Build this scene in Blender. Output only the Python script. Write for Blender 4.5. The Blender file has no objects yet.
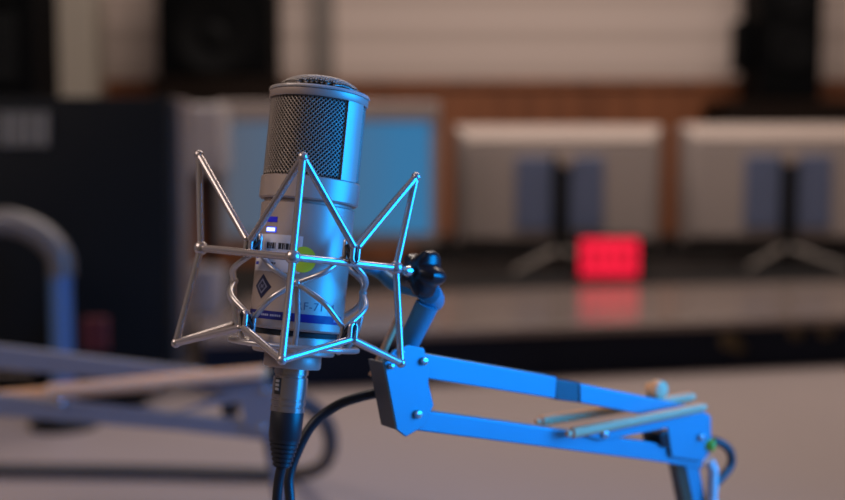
import bpy, bmesh, math, random
from mathutils import Vector, Matrix
random.seed(4)
C = bpy.context.scene.collection
S = bpy.context.scene
R_ = math.radians
V = Vector

# ------------------------------------------------------------------ camera
FPX = 845 * 50.0 / 36.0
TH = math.atan(100.0 / FPX)
CAM = V((0, 0, 1.16))
RIGHT = V((1, 0, 0)); FWD = V((0, math.cos(TH), -math.sin(TH))); UP = V((0, math.sin(TH), math.cos(TH)))
TABLE_Z = 0.75
BRIDGE_Z = 1.16 - 0.313

def ray(px, py):
    return FWD + RIGHT * ((px - 422.5) / FPX) + UP * ((250 - py) / FPX)
def P(px, py, D):
    return CAM + ray(px, py) * D
def RP(px, py, o, n):
    r = ray(px, py)
    return CAM + r * ((o - CAM).dot(n) / r.dot(n))
def RY(px, py, Y):
    return RP(px, py, V((0, Y, 0)), V((0, 1, 0)))
def RZ(px, py, Z):
    return RP(px, py, V((0, 0, Z)), V((0, 0, 1)))

cd = bpy.data.cameras.new('camera'); cam = bpy.data.objects.new('camera', cd); C.objects.link(cam)
cam.location = CAM; cam.rotation_euler = (math.pi / 2 - TH, 0, 0)
cd.lens = 50; cd.sensor_width = 36; cd.clip_start = 0.02; cd.clip_end = 100
cd.dof.use_dof = True; cd.dof.focus_distance = 0.590; cd.dof.aperture_fstop = 3.7
S.camera = cam

# ------------------------------------------------------------------ materials
def mat(name, col, rough=0.5, metal=0.0, spec=0.5, bump=0.0, bscale=200.0, var=0.0, vscale=8.0, emit=None, estr=0.0, coat=0.0):
    m = bpy.data.materials.new(name); m.use_nodes = True
    nt = m.node_tree; b = nt.nodes['Principled BSDF']
    b.inputs['Base Color'].default_value = (*col, 1); b.inputs['Roughness'].default_value = rough
    b.inputs['Metallic'].default_value = metal; b.inputs['Specular IOR Level'].default_value = spec
    b.inputs['Coat Weight'].default_value = coat
    tc = nt.nodes.new('ShaderNodeTexCoord')
    if var > 0:
        n = nt.nodes.new('ShaderNodeTexNoise'); n.inputs['Scale'].default_value = vscale; n.inputs['Detail'].default_value = 4
        nt.links.new(tc.outputs['Object'], n.inputs['Vector'])
        mx = nt.nodes.new('ShaderNodeMix'); mx.data_type = 'RGBA'
        mx.inputs[6].default_value = (*[c * (1 - var) for c in col], 1)
        mx.inputs[7].default_value = (*[min(1, c * (1 + var)) for c in col], 1)
        nt.links.new(n.outputs['Fac'], mx.inputs[0]); nt.links.new(mx.outputs[2], b.inputs['Base Color'])
    if bump > 0:
        n2 = nt.nodes.new('ShaderNodeTexNoise'); n2.inputs['Scale'].default_value = bscale
        nt.links.new(tc.outputs['Object'], n2.inputs['Vector'])
        bp = nt.nodes.new('ShaderNodeBump'); bp.inputs['Strength'].default_value = bump; bp.inputs['Distance'].default_value = 0.001
        nt.links.new(n2.outputs['Fac'], bp.inputs['Height']); nt.links.new(bp.outputs['Normal'], b.inputs['Normal'])
    if emit:
        b.inputs['Emission Color'].default_value = (*emit, 1); b.inputs['Emission Strength'].default_value = estr
    return m

M = {}
M['nickel'] = mat('satin_nickel', (0.45, 0.355, 0.305), 0.43, 0.45, bump=0.02, bscale=900, var=0.04, vscale=60)
M['nickel_lip'] = mat('polished_nickel', (0.74, 0.68, 0.63), 0.25, 0.6, var=0.03, vscale=60)
M['grille'] = mat('grille_wire', (0.30, 0.25, 0.215), 0.38, 0.5, var=0.05, vscale=90)
M['black_in'] = mat('inner_black', (0.006, 0.006, 0.007), 0.7, var=0.1)
M['rod'] = mat('chrome_wire', (0.56, 0.49, 0.46), 0.27, 0.75, var=0.03, vscale=80)
M['rod_in'] = mat('basket_wire', (0.58, 0.53, 0.50), 0.30, 0.75, var=0.03, vscale=80)
M['elastic'] = mat('elastic_cord', (0.012, 0.012, 0.016), 0.7, bump=0.3, bscale=2500)
M['arm'] = mat('arm_blue_lit', (0.085, 0.26, 0.35), 0.45, 0.35, var=0.05, vscale=50)  # silver arm coloured blue: the blue lamp's light is painted in
M['arm_grey'] = mat('arm_silver_grey', (0.20, 0.20, 0.235), 0.45, 0.3, var=0.05, vscale=50)  # same silver arm metal, without the blue light painted in
M['shell'] = mat('connector_nickel', (0.42, 0.36, 0.33), 0.24, 0.85, var=0.04, vscale=60)
M['arm_shaded'] = mat('arm_bracket_shaded', (0.12, 0.115, 0.11), 0.5, 0.3, var=0.1, vscale=60)  # arm metal darkened for the unlit inner side of the bracket
M['arm_joint'] = mat('arm_joint_grey', (0.07, 0.075, 0.085), 0.45, 0.4, var=0.1, vscale=60)
M['spring'] = mat('spring_sleeve', (0.90, 0.53, 0.29), 0.65, 0.0, spec=0.2, var=0.05, vscale=60)
M['bolt'] = mat('bolt_steel', (0.6, 0.6, 0.6), 0.25, 1.0, var=0.03, vscale=80)
M['knob'] = mat('knob_black', (0.008, 0.008, 0.010), 0.28, var=0.1, vscale=80)
M['rubber'] = mat('black_rubber', (0.010, 0.010, 0.013), 0.42, var=0.1, vscale=80)
M['cable_grey'] = mat('cable_grey', (0.05, 0.045, 0.045), 0.5, var=0.1, vscale=60)
M['tie'] = mat('white_tie', (0.65, 0.6, 0.58), 0.5, var=0.05)
M['green'] = mat('green_cap', (0.32, 0.50, 0.03), 0.5, var=0.05, vscale=60)
M['sticker_white'] = mat('paper_label', (0.72, 0.68, 0.70), 0.55, var=0.04, vscale=300)
M['ink'] = mat('ink_black', (0.02, 0.018, 0.022), 0.5, var=0.1, vscale=300)
M['ink_blue'] = mat('ink_blue', (0.03, 0.05, 0.45), 0.45, var=0.1, vscale=300)
M['ink_grey'] = mat('ink_grey', (0.10, 0.10, 0.12), 0.5, var=0.1, vscale=300)
M['band_blue'] = mat('band_blue', (0.006, 0.007, 0.15), 0.4, var=0.1, vscale=200)
M['diamond'] = mat('emblem_navy', (0.012, 0.014, 0.05), 0.35, var=0.1, vscale=300)
M['diamond_in'] = mat('emblem_line', (0.16, 0.17, 0.26), 0.4, var=0.1, vscale=300)
M['white_ink'] = mat('white_ink', (0.35, 0.37, 0.55), 0.5, var=0.05, vscale=300)
M['round_sticker'] = mat('round_sticker', (0.62, 0.72, 0.03), 0.5, var=0.05, vscale=200)
M['led_on'] = mat('led_lit', (0.6, 0.7, 1.0), 0.4, emit=(0.42, 0.58, 1.0), estr=2.2)
M['led_halo'] = mat('led_lens_lit', (0.05, 0.08, 0.6), 0.4, emit=(0.02, 0.04, 1.0), estr=1.0)
M['led_off'] = mat('led_lens', (0.02, 0.02, 0.40), 0.35, emit=(0.01, 0.01, 0.8), estr=0.18)
M['table'] = mat('table_laminate', (0.30, 0.245, 0.235), 0.55, var=0.06, vscale=3, bump=0.02)
M['table_edge'] = mat('table_edge_grey', (0.10, 0.09, 0.09), 0.5, var=0.1)
M['bridge_top'] = mat('bridge_laminate', (0.19, 0.15, 0.135), 0.22, spec=0.8, var=0.06, vscale=4)
M['bridge_front'] = mat('bridge_navy', (0.005, 0.008, 0.018), 0.6, spec=0.15, var=0.25, vscale=9)
M['socket'] = mat('socket_brass', (0.10, 0.07, 0.035), 0.45, 0.4, var=0.2, vscale=40)
M['silver_plastic'] = mat('silver_plastic', (0.34, 0.285, 0.265), 0.5, 0.1, var=0.04, vscale=6)
M['silver_top'] = mat('silver_edge', (0.37, 0.29, 0.25), 0.55, 0.0, var=0.04, vscale=6)  # top edge paler than the shell: ceiling light painted in
M['blue_plastic'] = mat('bluish_panel', (0.14, 0.17, 0.28), 0.3, 0.3, var=0.1, vscale=6)
M['dark_plastic'] = mat('dark_plastic', (0.006, 0.006, 0.007), 0.55, spec=0.2, var=0.15, vscale=8)
M['black_case'] = mat('black_case', (0.0016, 0.0018, 0.0022), 0.65, spec=0.06, var=0.2, vscale=6)
M['black_gloss'] = mat('black_case_sheen', (0.007, 0.0075, 0.0072), 0.6, spec=0.12, var=0.2, vscale=6)
M['case_edge'] = mat('bezel_lit_taupe', (0.17, 0.125, 0.10), 0.5, var=0.1, vscale=6)  # side of the black monitor: light falling on it painted as taupe
M['badge'] = mat('badge_pale', (0.075, 0.072, 0.068), 0.5, var=0.3, vscale=30)
M['chrome_tube'] = mat('grey_tube', (0.15, 0.135, 0.125), 0.42, 0.3, var=0.1, vscale=10)
M['post_blue_lit'] = mat('post_blue_lit', (0.09, 0.17, 0.32), 0.4, 0.2, var=0.1, vscale=10)  # blue light on the post is painted into its colour
M['red_box'] = mat('red_plastic', (0.11, 0.010, 0.012), 0.5, var=0.1)
M['white_cup'] = mat('white_ceramic', (0.62, 0.56, 0.52), 0.4, var=0.04)
M['pale_case'] = mat('pale_case', (0.42, 0.37, 0.35), 0.5, var=0.06, vscale=5)
M['cone'] = mat('speaker_cone', (0.0035, 0.0035, 0.004), 0.6, spec=0.1, var=0.2, vscale=20)
M['carpet'] = mat('carpet', (0.05, 0.045, 0.045), 0.9, bump=0.5, bscale=300, var=0.2, vscale=60)
M['plaster'] = mat('plaster', (0.45, 0.38, 0.34), 0.8, var=0.05, vscale=3)
M['pilaster'] = mat('pilaster_beige', (0.47, 0.41, 0.34), 0.7, var=0.05, vscale=3)
M['conduit'] = mat('conduit_grey', (0.17, 0.145, 0.13), 0.6, var=0.08, vscale=3)
M['ceiling'] = mat('ceiling_white', (0.7, 0.66, 0.62), 0.9, var=0.03)
M['mat'] = mat('sheet_black', (0.010, 0.009, 0.009), 0.7, spec=0.2, bump=0.3, bscale=400)
M['shelf'] = mat('shelf_dark', (0.012, 0.007, 0.005), 0.6, spec=0.1, var=0.2, vscale=8)
M['clock_red'] = mat('clock_face_red', (0.4, 0.01, 0.03), 0.4, emit=(1.0, 0.012, 0.05), estr=0.95)
M['clock_digit'] = mat('clock_segment', (0.2, 0.005, 0.01), 0.4, emit=(1.0, 0.012, 0.04), estr=0.22)

# acoustic wall panels: horizontal pale seams
def panel_mat():
    m = mat('acoustic_panel', (0.56, 0.46, 0.41), 0.8, var=0.05, vscale=2)
    nt = m.node_tree; b = nt.nodes['Principled BSDF']
    tc = nt.nodes.new('ShaderNodeTexCoord')
    w = nt.nodes.new('ShaderNodeTexWave'); w.wave_type = 'BANDS'; w.bands_direction = 'Z'; w.wave_profile = 'SIN'
    w.inputs['Scale'].default_value = 2.6; w.inputs['Distortion'].default_value = 0
    nt.links.new(tc.outputs['Object'], w.inputs['Vector'])
    rp = nt.nodes.new('ShaderNodeValToRGB')
    rp.color_ramp.elements[0].position = 0.80; rp.color_ramp.elements[0].color = (0.50, 0.405, 0.36, 1)
    rp.color_ramp.elements[1].position = 0.96; rp.color_ramp.elements[1].color = (0.63, 0.52, 0.47, 1)
    nt.links.new(w.outputs['Fac'], rp.inputs['Fac']); nt.links.new(rp.outputs['Color'], b.inputs['Base Color'])
    return m
M['panel'] = panel_mat()
def wood_mat():
    m = mat('brown_wood', (0.2, 0.07, 0.03), 0.45)
    nt = m.node_tree; b = nt.nodes['Principled BSDF']
    tc = nt.nodes.new('ShaderNodeTexCoord'); mp = nt.nodes.new('ShaderNodeMapping'); mp.inputs['Scale'].default_value = (6, 6, 0.5)
    n = nt.nodes.new('ShaderNodeTexNoise'); n.inputs['Scale'].default_value = 3; n.inputs['Detail'].default_value = 6
    nt.links.new(tc.outputs['Object'], mp.inputs['Vector']); nt.links.new(mp.outputs['Vector'], n.inputs['Vector'])
    rp = nt.nodes.new('ShaderNodeValToRGB')
    rp.color_ramp.elements[0].position = 0.3; rp.color_ramp.elements[0].color = (0.13, 0.040, 0.014, 1)
    rp.color_ramp.elements[1].position = 0.75; rp.color_ramp.elements[1].color = (0.27, 0.092, 0.034, 1)
    nt.links.new(n.outputs['Fac'], rp.inputs['Fac']); nt.links.new(rp.outputs['Color'], b.inputs['Base Color'])
    return m
M['wood'] = wood_mat()
def screen_mat():
    m = mat('lit_screen', (0.02, 0.03, 0.05), 0.3)
    nt = m.node_tree; b = nt.nodes['Principled BSDF']
    tc = nt.nodes.new('ShaderNodeTexCoord'); sp = nt.nodes.new('ShaderNodeSeparateXYZ')
    nt.links.new(tc.outputs['Generated'], sp.inputs['Vector'])
    rp = nt.nodes.new('ShaderNodeValToRGB'); e = rp.color_ramp.elements
    e[0].position = 0.0; e[0].color = (0.105, 0.125, 0.165, 1)
    e[1].position = 0.85; e[1].color = (0.035, 0.205, 0.43, 1)
    k = e.new(0.5); k.color = (0.07, 0.16, 0.28, 1)
    nt.links.new(sp.outputs['X'], rp.inputs['Fac']); nt.links.new(rp.outputs['Color'], b.inputs['Emission Color'])
    b.inputs['Emission Strength'].default_value = 0.8
    return m
M['screen'] = screen_mat()

# ------------------------------------------------------------------ object helpers
def empty(name, loc, label, cat, group=None):
    o = bpy.data.objects.new(name, None); C.objects.link(o); o.location = loc; o.empty_display_size = 0.05
    o['label'] = label; o['category'] = cat
    if group: o['group'] = group
    return o
def wloc(o):
    v = V(o.location)
    while o.parent: o = o.parent; v += o.location
    return v
def obj(name, bm, m, parent=None, smooth=True, bevel=0.0, label=None):
    """link a world-space bmesh as ONE mesh object"""
    bmesh.ops.recalc_face_normals(bm, faces=bm.faces)
    if parent is not None: off = wloc(parent)
    else:
        xs = [v.co for v in bm.verts]
        lo = V((min(c.x for c in xs), min(c.y for c in xs), min(c.z for c in xs))); hi = V((max(c.x for c in xs), max(c.y for c in xs), max(c.z for c in xs)))
        off = V(((lo.x + hi.x) / 2, (lo.y + hi.y) / 2, lo.z))
    bmesh.ops.translate(bm, verts=bm.verts, vec=-off)
    me = bpy.data.meshes.new(name); bm.to_mesh(me); bm.free()
    me.materials.append(m)
    o = bpy.data.objects.new(name, me); C.objects.link(o)
    if parent is not None: o.parent = parent
    else: o.location = off
    if smooth:
        for p in me.polygons: p.use_smooth = True
        try: me.set_sharp_from_angle(angle=R_(38))
        except Exception: pass
    if bevel > 0:
        b = o.modifiers.new('bevel', 'BEVEL'); b.width = bevel; b.segments = 3; b.limit_method = 'ANGLE'; b.angle_limit = R_(40)
    if label: o['label'] = label
    return o
def tag(o, label, cat, group=None):
    o['label'] = label; o['category'] = cat
    if group: o['group'] = group
    return o
def struct(o):
    o['kind'] = 'structure'; return o
def nb(): return bmesh.new()

def add_box(bm, lo, hi, mtx=None):
    r = bmesh.ops.create_cube(bm, size=1)
    c = (V(lo) + V(hi)) / 2; s = V(hi) - V(lo)
    for v in r['verts']:
        v.co = V((v.co.x * s.x + c.x, v.co.y * s.y + c.y, v.co.z * s.z + c.z))
        if mtx is not None: v.co = mtx @ v.co
    return bm
def catmull(pts, n=6):
    pts = [V(p) for p in pts]
    if len(pts) < 3: return pts
    out = []
    q = [pts[0] * 2 - pts[1]] + pts + [pts[-1] * 2 - pts[-2]]
    for i in range(1, len(q) - 2):
        p0, p1, p2, p3 = q[i - 1], q[i], q[i + 1], q[i + 2]
        for k in range(n):
            t = k / n
            out.append(0.5 * ((2 * p1) + (p2 - p0) * t + (2 * p0 - 5 * p1 + 4 * p2 - p3) * t * t + (3 * p1 - p0 - 3 * p2 + p3) * t ** 3))
    out.append(pts[-1]); return out
def add_tube(bm, pts, r, seg=12, caps=True):
    pts = [V(p) for p in pts]
    rs = r if isinstance(r, (list, tuple)) else [r] * len(pts)
    t0 = (pts[1] - pts[0]).normalized()
    nrm = t0.orthogonal().normalized()
    rings = []
    for i, p in enumerate(pts):
        if i == 0: t = pts[1] - pts[0]
        elif i == len(pts) - 1: t = pts[-1] - pts[-2]
        else: t = (pts[i + 1] - p).normalized() + (p - pts[i - 1]).normalized()
        t.normalize()
        nrm = (nrm - t * nrm.dot(t)).normalized(); bi = t.cross(nrm)
        rings.append([bm.verts.new(p + (nrm * math.cos(a) + bi * math.sin(a)) * rs[i]) for a in [2 * math.pi * k / seg for k in range(seg)]])
    for a, b in zip(rings, rings[1:]):
        for k in range(seg):
            bm.faces.new((a[k], a[(k + 1) % seg], b[(k + 1) % seg], b[k]))
    if caps:
        bm.faces.new(rings[0][::-1]); bm.faces.new(rings[-1])
    return bm
def add_ball(bm, c, r, u=14, v=10, scale=None):
    mt = Matrix.Translation(V(c))
    if scale is not None: mt = mt @ scale
    bmesh.ops.create_uvsphere(bm, u_segments=u, v_segments=v, radius=r, matrix=mt); return bm
def add_lathe(bm, prof, mtx, seg=64, closed=False, caps=True):
    rings = []
    for r, z in prof:
        rings.append([bm.verts.new(mtx @ V((r * math.cos(2 * math.pi * k / seg), r * math.sin(2 * math.pi * k / seg), z))) for k in range(seg)])
    pr = list(zip(rings, rings[1:]))
    if closed: pr.append((rings[-1], rings[0]))
    for a, b in pr:
        for k in range(seg):
            bm.faces.new((a[k], a[(k + 1) % seg], b[(k + 1) % seg], b[k]))
    if caps and not closed:
        bm.faces.new(rings[0][::-1]); bm.faces.new(rings[-1])
    return bm
def add_prism(bm, pts, vec):
    a = [bm.verts.new(V(p)) for p in pts]; b = [bm.verts.new(V(p) + vec) for p in pts]
    n = len(a)
    bm.faces.new(a[::-1]); bm.faces.new(b)
    for k in range(n): bm.faces.new((a[k], a[(k + 1) % n], b[(k + 1) % n], b[k]))
    return bm
def axis_mtx(o, z):
    z = V(z).normalized(); x = z.orthogonal().normalized(); y = z.cross(x)
    m = Matrix.Identity(4)
    for i in range(3):
        m[i][0] = x[i]; m[i][1] = y[i]; m[i][2] = z[i]; m[i][3] = o[i]
    return m

# ------------------------------------------------------------------ room shell
WY = 4.30
wb = lambda px, py: RY(px, py, WY)
z_wood = wb(500, 80).z
bm = nb(); add_box(bm, (-3.2, -1.6, -0.1), (3.2, WY + 0.1, 0)); struct(obj('floor', bm, M['carpet']))
bm = nb(); add_box(bm, (-3.2, WY, 0), (3.2, WY + 0.1, 3.0)); struct(obj('wall_back', bm, M['panel']))
bm = nb(); add_box(bm, (-3.3, -1.6, 0), (-3.2, WY + 0.1, 3.0)); struct(obj('wall_left', bm, M['plaster']))
bm = nb(); add_box(bm, (3.2, -1.6, 0), (3.3, WY + 0.1, 3.0)); struct(obj('wall_right', bm, M['plaster']))
bm = nb(); add_box(bm, (-3.3, -1.6, 3.0), (3.3, WY + 0.1, 3.1)); struct(obj('ceiling', bm, M['ceiling']))
bm = nb(); add_box(bm, (wb(100, 0).x, WY - 0.03, 0), (3.2, WY, z_wood)); struct(obj('trim_1', bm, M['wood']))
bm = nb(); add_box(bm, (wb(100, 0).x, WY - 0.045, z_wood - 0.03), (3.2, WY, z_wood)); struct(obj('trim_2', bm, M['wood'], bevel=0.006))
bm = nb(); add_box(bm, (wb(62, 0).x, WY - 0.16, 0), (wb(105, 0).x, WY, 3.0)); struct(obj('trim_3', bm, M['pilaster'], bevel=0.01))
bm = nb(); add_box(bm, (wb(313, 0).x, WY - 0.05, z_wood), (wb(334, 0).x, WY, 3.0)); struct(obj('trim_4', bm, M['conduit'], bevel=0.01))

# ------------------------------------------------------------------ desk and raised bridge
a = RZ(425, 330, BRIDGE_Z); b = RZ(845, 316, BRIDGE_Z)
hdir = (b - a); hdir.z = 0; hdir.normalize(); bdir = V((-hdir.y, hdir.x, 0))
desk_root = empty('desk', (0.1, 1.7, 0), 'wide pale grey laminate desk the microphone arms stand on', 'desk')
BL = a - hdir * 0.385; BR = a + hdir * 1.45
bm = nb()
fl = V((-1.2, 0.30, 0)); fr = V((1.9, 0.30, 0))
def zed(p, z): return V((p.x, p.y, z))
DB = 1.28
pts = [fl, fr, a + hdir * 1.75 + bdir * DB, V((-.68, 3.27, 0))]
add_prism(bm, [zed(p, TABLE_Z - 0.03) for p in pts], V((0, 0, 0.03)))
obj('tabletop', bm, M['table'], desk_root, bevel=0.003)
for p in (V((-1.08, 0.45, 0)), V((1.7, 0.45, 0)), pts[2] - hdir * 0.15 - bdir * 0.12, pts[3] + hdir * 0.10 - bdir * 0.12):
    bm = nb(); add_box(bm, (p.x - 0.03, p.y - 0.03, 0), (p.x + 0.03, p.y + 0.03, TABLE_Z - 0.03)); obj('leg', bm, M['table_edge'], desk_root, bevel=0.004)
br = empty('desk_bridge', zed((BL + BR) / 2 + bdir * 0.5, TABLE_Z), 'raised shelf with a dark navy front along the back of the desk', 'shelf')
bm = nb(); q = [BL, BR, BR + bdir * 1.22, BL + bdir * 1.22]
add_prism(bm, [zed(p, BRIDGE_Z - 0.016) for p in q], V((0, 0, 0.016))); obj('shelf_board', bm, M['bridge_top'], br, bevel=0.003)
f0 = BL + bdir * 0.012 + hdir * 0.005; f1 = BR + bdir * 0.012 - hdir * 0.005
bm = nb(); add_prism(bm, [zed(p, TABLE_Z + 0.0004) for p in (f0, f1, f1 + bdir * 0.018, f0 + bdir * 0.018)], V((0, 0, BRIDGE_Z - 0.0165 - TABLE_Z))); obj('front_panel', bm, M['bridge_front'], br)
for e in (f0, f1 - hdir * 0.02):
    bm = nb(); s0 = e + bdir * 0.0185; add_prism(bm, [zed(p, TABLE_Z + 0.0004) for p in (s0, s0 + hdir * 0.02, s0 + hdir * 0.02 + bdir * 1.17, s0 + bdir * 1.17)], V((0, 0, BRIDGE_Z - 0.0165 - TABLE_Z)))
    obj('side_panel', bm, M['bridge_front'], br)
for px, py, r in ((728, 340, .018), (738, 347, .012), (795, 332, .014), (825, 329, .017)):
    c = RP(px, py, f0, bdir); bm = nb()
    add_lathe(bm, [(r, -0.002), (r, 0.006), (r * .7, 0.010), (r * .55, 0.004)], axis_mtx(c, -bdir), seg=20); obj('socket', bm, M['socket'], br)

mz = BRIDGE_Z + .0005
m0 = RZ(609, 287, BRIDGE_Z); e = (m0 - BL).dot(bdir); ex = BL + bdir * e + hdir * .02
bm = nb(); add_prism(bm, [zed(p, mz) for p in (ex, BR + bdir * e - hdir * .02, BR + bdir * 1.20 - hdir * .02, BL + bdir * 1.20 + hdir * .02)], V((0, 0, .002)))  # added dark sheet, darkens the shelf under the monitors
tag(obj('dark_sheet', bm, M['mat']), 'black sheet added to darken the raised shelf under the monitors and the red clock', 'mat')
SHEET_Z = mz + .0024
# ------------------------------------------------------------------ background furniture
def slab(x0, y0, x1, y1, Y, depth, zlo=None):
    """box whose front face spans those image rows and columns at distance Y"""
    p0 = RY(x0, y1, Y); p1 = RY(x1, y0, Y)
    bm = nb(); add_box(bm, (p0.x, Y, p0.z if zlo is None else zlo), (p1.x, Y + depth, p1.z)); return bm

# added black cabinet stands in for the shade and clutter behind the monitors
kb = empty('cabinet', (RY(600, 250, 3.75).x, 3.9, 0), 'low black cabinet added to darken the brown wood panelling', 'cabinet')
p0 = RY(415, 245, 3.72); p1 = RY(980, 245, 3.72)
bm = nb(); add_box(bm, (p0.x, 3.74, 0.06), (p1.x, 4.22, p0.z)); obj('body', bm, M['black_case'], kb, bevel=0.006)
for i in range(4):
    w = (p1.x - p0.x) / 4; bm = nb(); add_box(bm, (p0.x + w * i + .006, 3.72, 0.08), (p0.x + w * (i + 1) - .006, 3.7395, p0.z - 0.02)); d = obj('door', bm, M['dark_plastic'], kb, bevel=0.003)
    bm = nb(); x = p0.x + w * (i + (0.85 if i % 2 == 0 else 0.15)); add_tube(bm, [(x, 3.72, p0.z - .12), (x, 3.70, p0.z - .12), (x, 3.70, p0.z - .26), (x, 3.72, p0.z - .26)], .005, 8); obj('handle', bm, M['bolt'], d)
bm = nb(); add_box(bm, (p0.x + .03, 3.78, 0), (p1.x - .03, 4.2, 0.0595)); obj('plinth', bm, M['dark_plastic'], kb)

def monitor_back(cx, ytop, D, w, h, yaw, label, group, badge):
    """monitor seen from behind, standing on the bridge"""
    c = P(cx, ytop, D)
    base = V((c.x, c.y + 0.02, SHEET_Z))
    root = empty('monitor', base, label, 'monitor', group)
    mt = Matrix.Translation(base) @ Matrix.Rotation(yaw, 4, 'Z')
    zt = c.z - SHEET_Z; zb = zt - h
    # local: -Y faces the camera (the back of the monitor)
    bm = nb(); ch = 0.047; dp = 0.050
    for y, inx, ztp, zbt in ((0.0, 0.0, zt - 0.004, zb), (0.02, -0.004, zt, zb)): pass
    front = [(-w/2, .0, zb), (w/2, .0, zb), (w/2, .0, zt), (-w/2, .0, zt)]
    near = [(-w/2 + .028, -dp, zb + .03), (w/2 - .028, -dp, zb + .03), (w/2 - .028, -dp, zt - ch), (-w/2 + .028, -dp, zt - ch)]
    far = [(p[0], .022, p[2]) for p in front]
    vs = [[bm.verts.new(mt @ V(p)) for p in L] for L in (near, front, far)]
    bm.faces.new(vs[0]); bm.faces.new(vs[2][::-1])
    for A, B in zip(vs, vs[1:]):
        for k in range(4): bm.faces.new((A[k], A[(k+1)%4], B[(k+1)%4], B[k]))
    shell = obj('rear_shell', bm, M['silver_plastic'], root, bevel=0.008)
    bm = nb(); add_box(bm, (-w/2 + .012, .0222, zb + .012), (w/2 - .012, .027, zt - .012), mt); obj('screen', bm, M['dark_plastic'], root)
    bm = nb()
    k0 = [(-w/2+.004, -.006, zt-.003), (w/2-.004, -.006, zt-.003), (w/2-.03, -dp+.002, zt-ch+.004), (-w/2+.03, -dp+.002, zt-ch+.004)]
    add_prism(bm, [mt @ V(p) for p in k0], mt.to_3x3() @ V((0, -.004, .003))); obj('top_bevel', bm, M['silver_top'], root, bevel=0.002, label='top edge of the rear shell, ceiling light painted in')
    # two glossy bluish plates either side of the column
    for x0, x1 in ((-.115, -.022), (.022, .112)):
        bm = nb(); add_box(bm, (x0, -dp - .008, zb + .055), (x1, -dp - .0003, zt - ch - .035), mt); obj('vent_plate', bm, M['blue_plastic'], root, bevel=0.003, label='bluish vent plate')
    bm = nb(); add_box(bm, (-.021, -dp - .016, zb - .02), (.021, -dp - .0003, zt - ch - .03), mt); obj('stand_column', bm, M['dark_plastic'], root, bevel=0.004)
    bm = nb(); add_lathe(bm, [(.020, 0), (.020, .003), (.015, .0045)], mt @ Matrix.Translation((badge, -dp - .0163, zt - ch - .042)) @ Matrix.Rotation(R_(90), 4, 'X'), seg=28); obj('badge', bm, M['silver_top'], root, label='round pale badge')
    # V foot
    bm = nb()
    z0 = zb - .005
    add_tube(bm, [mt @ V((0, -dp - .008, zb - .012)), mt @ V((0, -dp - .008, .012))], .012, 12); obj('neck', bm, M['dark_plastic'], root)
    for s in (-1, 1):
        bm = nb(); add_tube(bm, [mt @ V((s * .012, -dp - .01, .05)), mt @ V((s * .13, -.17, .008))], [.010, .006], 12); obj('foot', bm, M['conduit'], root)
    bm = nb(); add_box(bm, (-.11, -.07, 0.0003), (.11, .14, .010), mt); obj('base_plate', bm, M['dark_plastic'], root, bevel=0.004)
    return root
MG = 'silver monitors on the raised shelf'
monitor_back(559, 125, 3.04, 210 / FPX * 3.04, 0.325, R_(1), 'silver monitor seen from behind, with the red clock before it', MG, .012)
monitor_back(787, 124, 3.12, 210 / FPX * 3.12, 0.33, R_(-2), 'silver monitor seen from behind, cut by the right edge of the photo', MG, .0)

# monitor whose lit screen faces the camera, behind the microphone
D1 = 2.72; c = P(328, 102, D1); w = 224 / FPX * D1; h = 0.335
base = V((c.x, c.y, SHEET_Z)); zt = c.z - SHEET_Z; zb = zt - h
r1 = empty('monitor', base, 'monitor with a glowing blue screen standing behind the microphone', 'monitor')
mt = Matrix.Translation(base) @ Matrix.Rotation(R_(3), 4, 'Z')
bm = nb(); add_box(bm, (-w/2, 0, zb), (w/2, .04, zt), mt); obj('casing', bm, M['silver_plastic'], r1, bevel=0.006)
bm = nb(); add_box(bm, (-w/2 + .022, -.003, zb + .03), (w/2 - .022, -.0003, zt - .045), mt); obj('screen', bm, M['screen'], r1)
bm = nb(); add_box(bm, (-w/2 + .004, -.008, zt - .044), (w/2 - .004, -.0003, zt - .002), mt); obj('top_bezel', bm, M['silver_plastic'], r1, bevel=0.003)
bm = nb(); add_box(bm, (-.04, .042, .012), (.04, .07, zb + .12), mt); obj('stand_column', bm, M['dark_plastic'], r1, bevel=0.004)
bm = nb(); add_box(bm, (-.12, -.05, 0.0003), (.12, .13, .0118), mt); obj('base_plate', bm, M['dark_plastic'], r1, bevel=0.004)

# red digital clock on the bridge
cy = RZ(609, 279, SHEET_Z); ck = empty('clock', cy, 'small digital clock with a glowing red face on the raised shelf', 'clock')
k = cy.y / FPX * 1.0
w = 58 * k; h = 37 * k
mt = Matrix.Translation(cy)
bm = nb(); add_box(bm, (-w/2 - .010, 0, .0003), (w/2 + .010, .05, h + .016), mt); obj('case', bm, M['dark_plastic'], ck, bevel=0.005)
bm = nb(); add_box(bm, (-w/2, -.003, .008), (w/2, -.0003, h + .008), mt); face = obj('display', bm, M['clock_red'], ck)
for i in range(4):
    x = -w/2 + w * (0.17 + 0.2 * i + (0.06 if i > 1 else 0)); dw = w * .06
    bm = nb()
    for z in (0.34, 0.5, 0.66): add_box(bm, (x - dw, -.0048, h * z + .008 - .0045), (x + dw, -.0033, h * z + .008 + .0045), mt)
    obj('digit', bm, M['clock_digit'], face)

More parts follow.
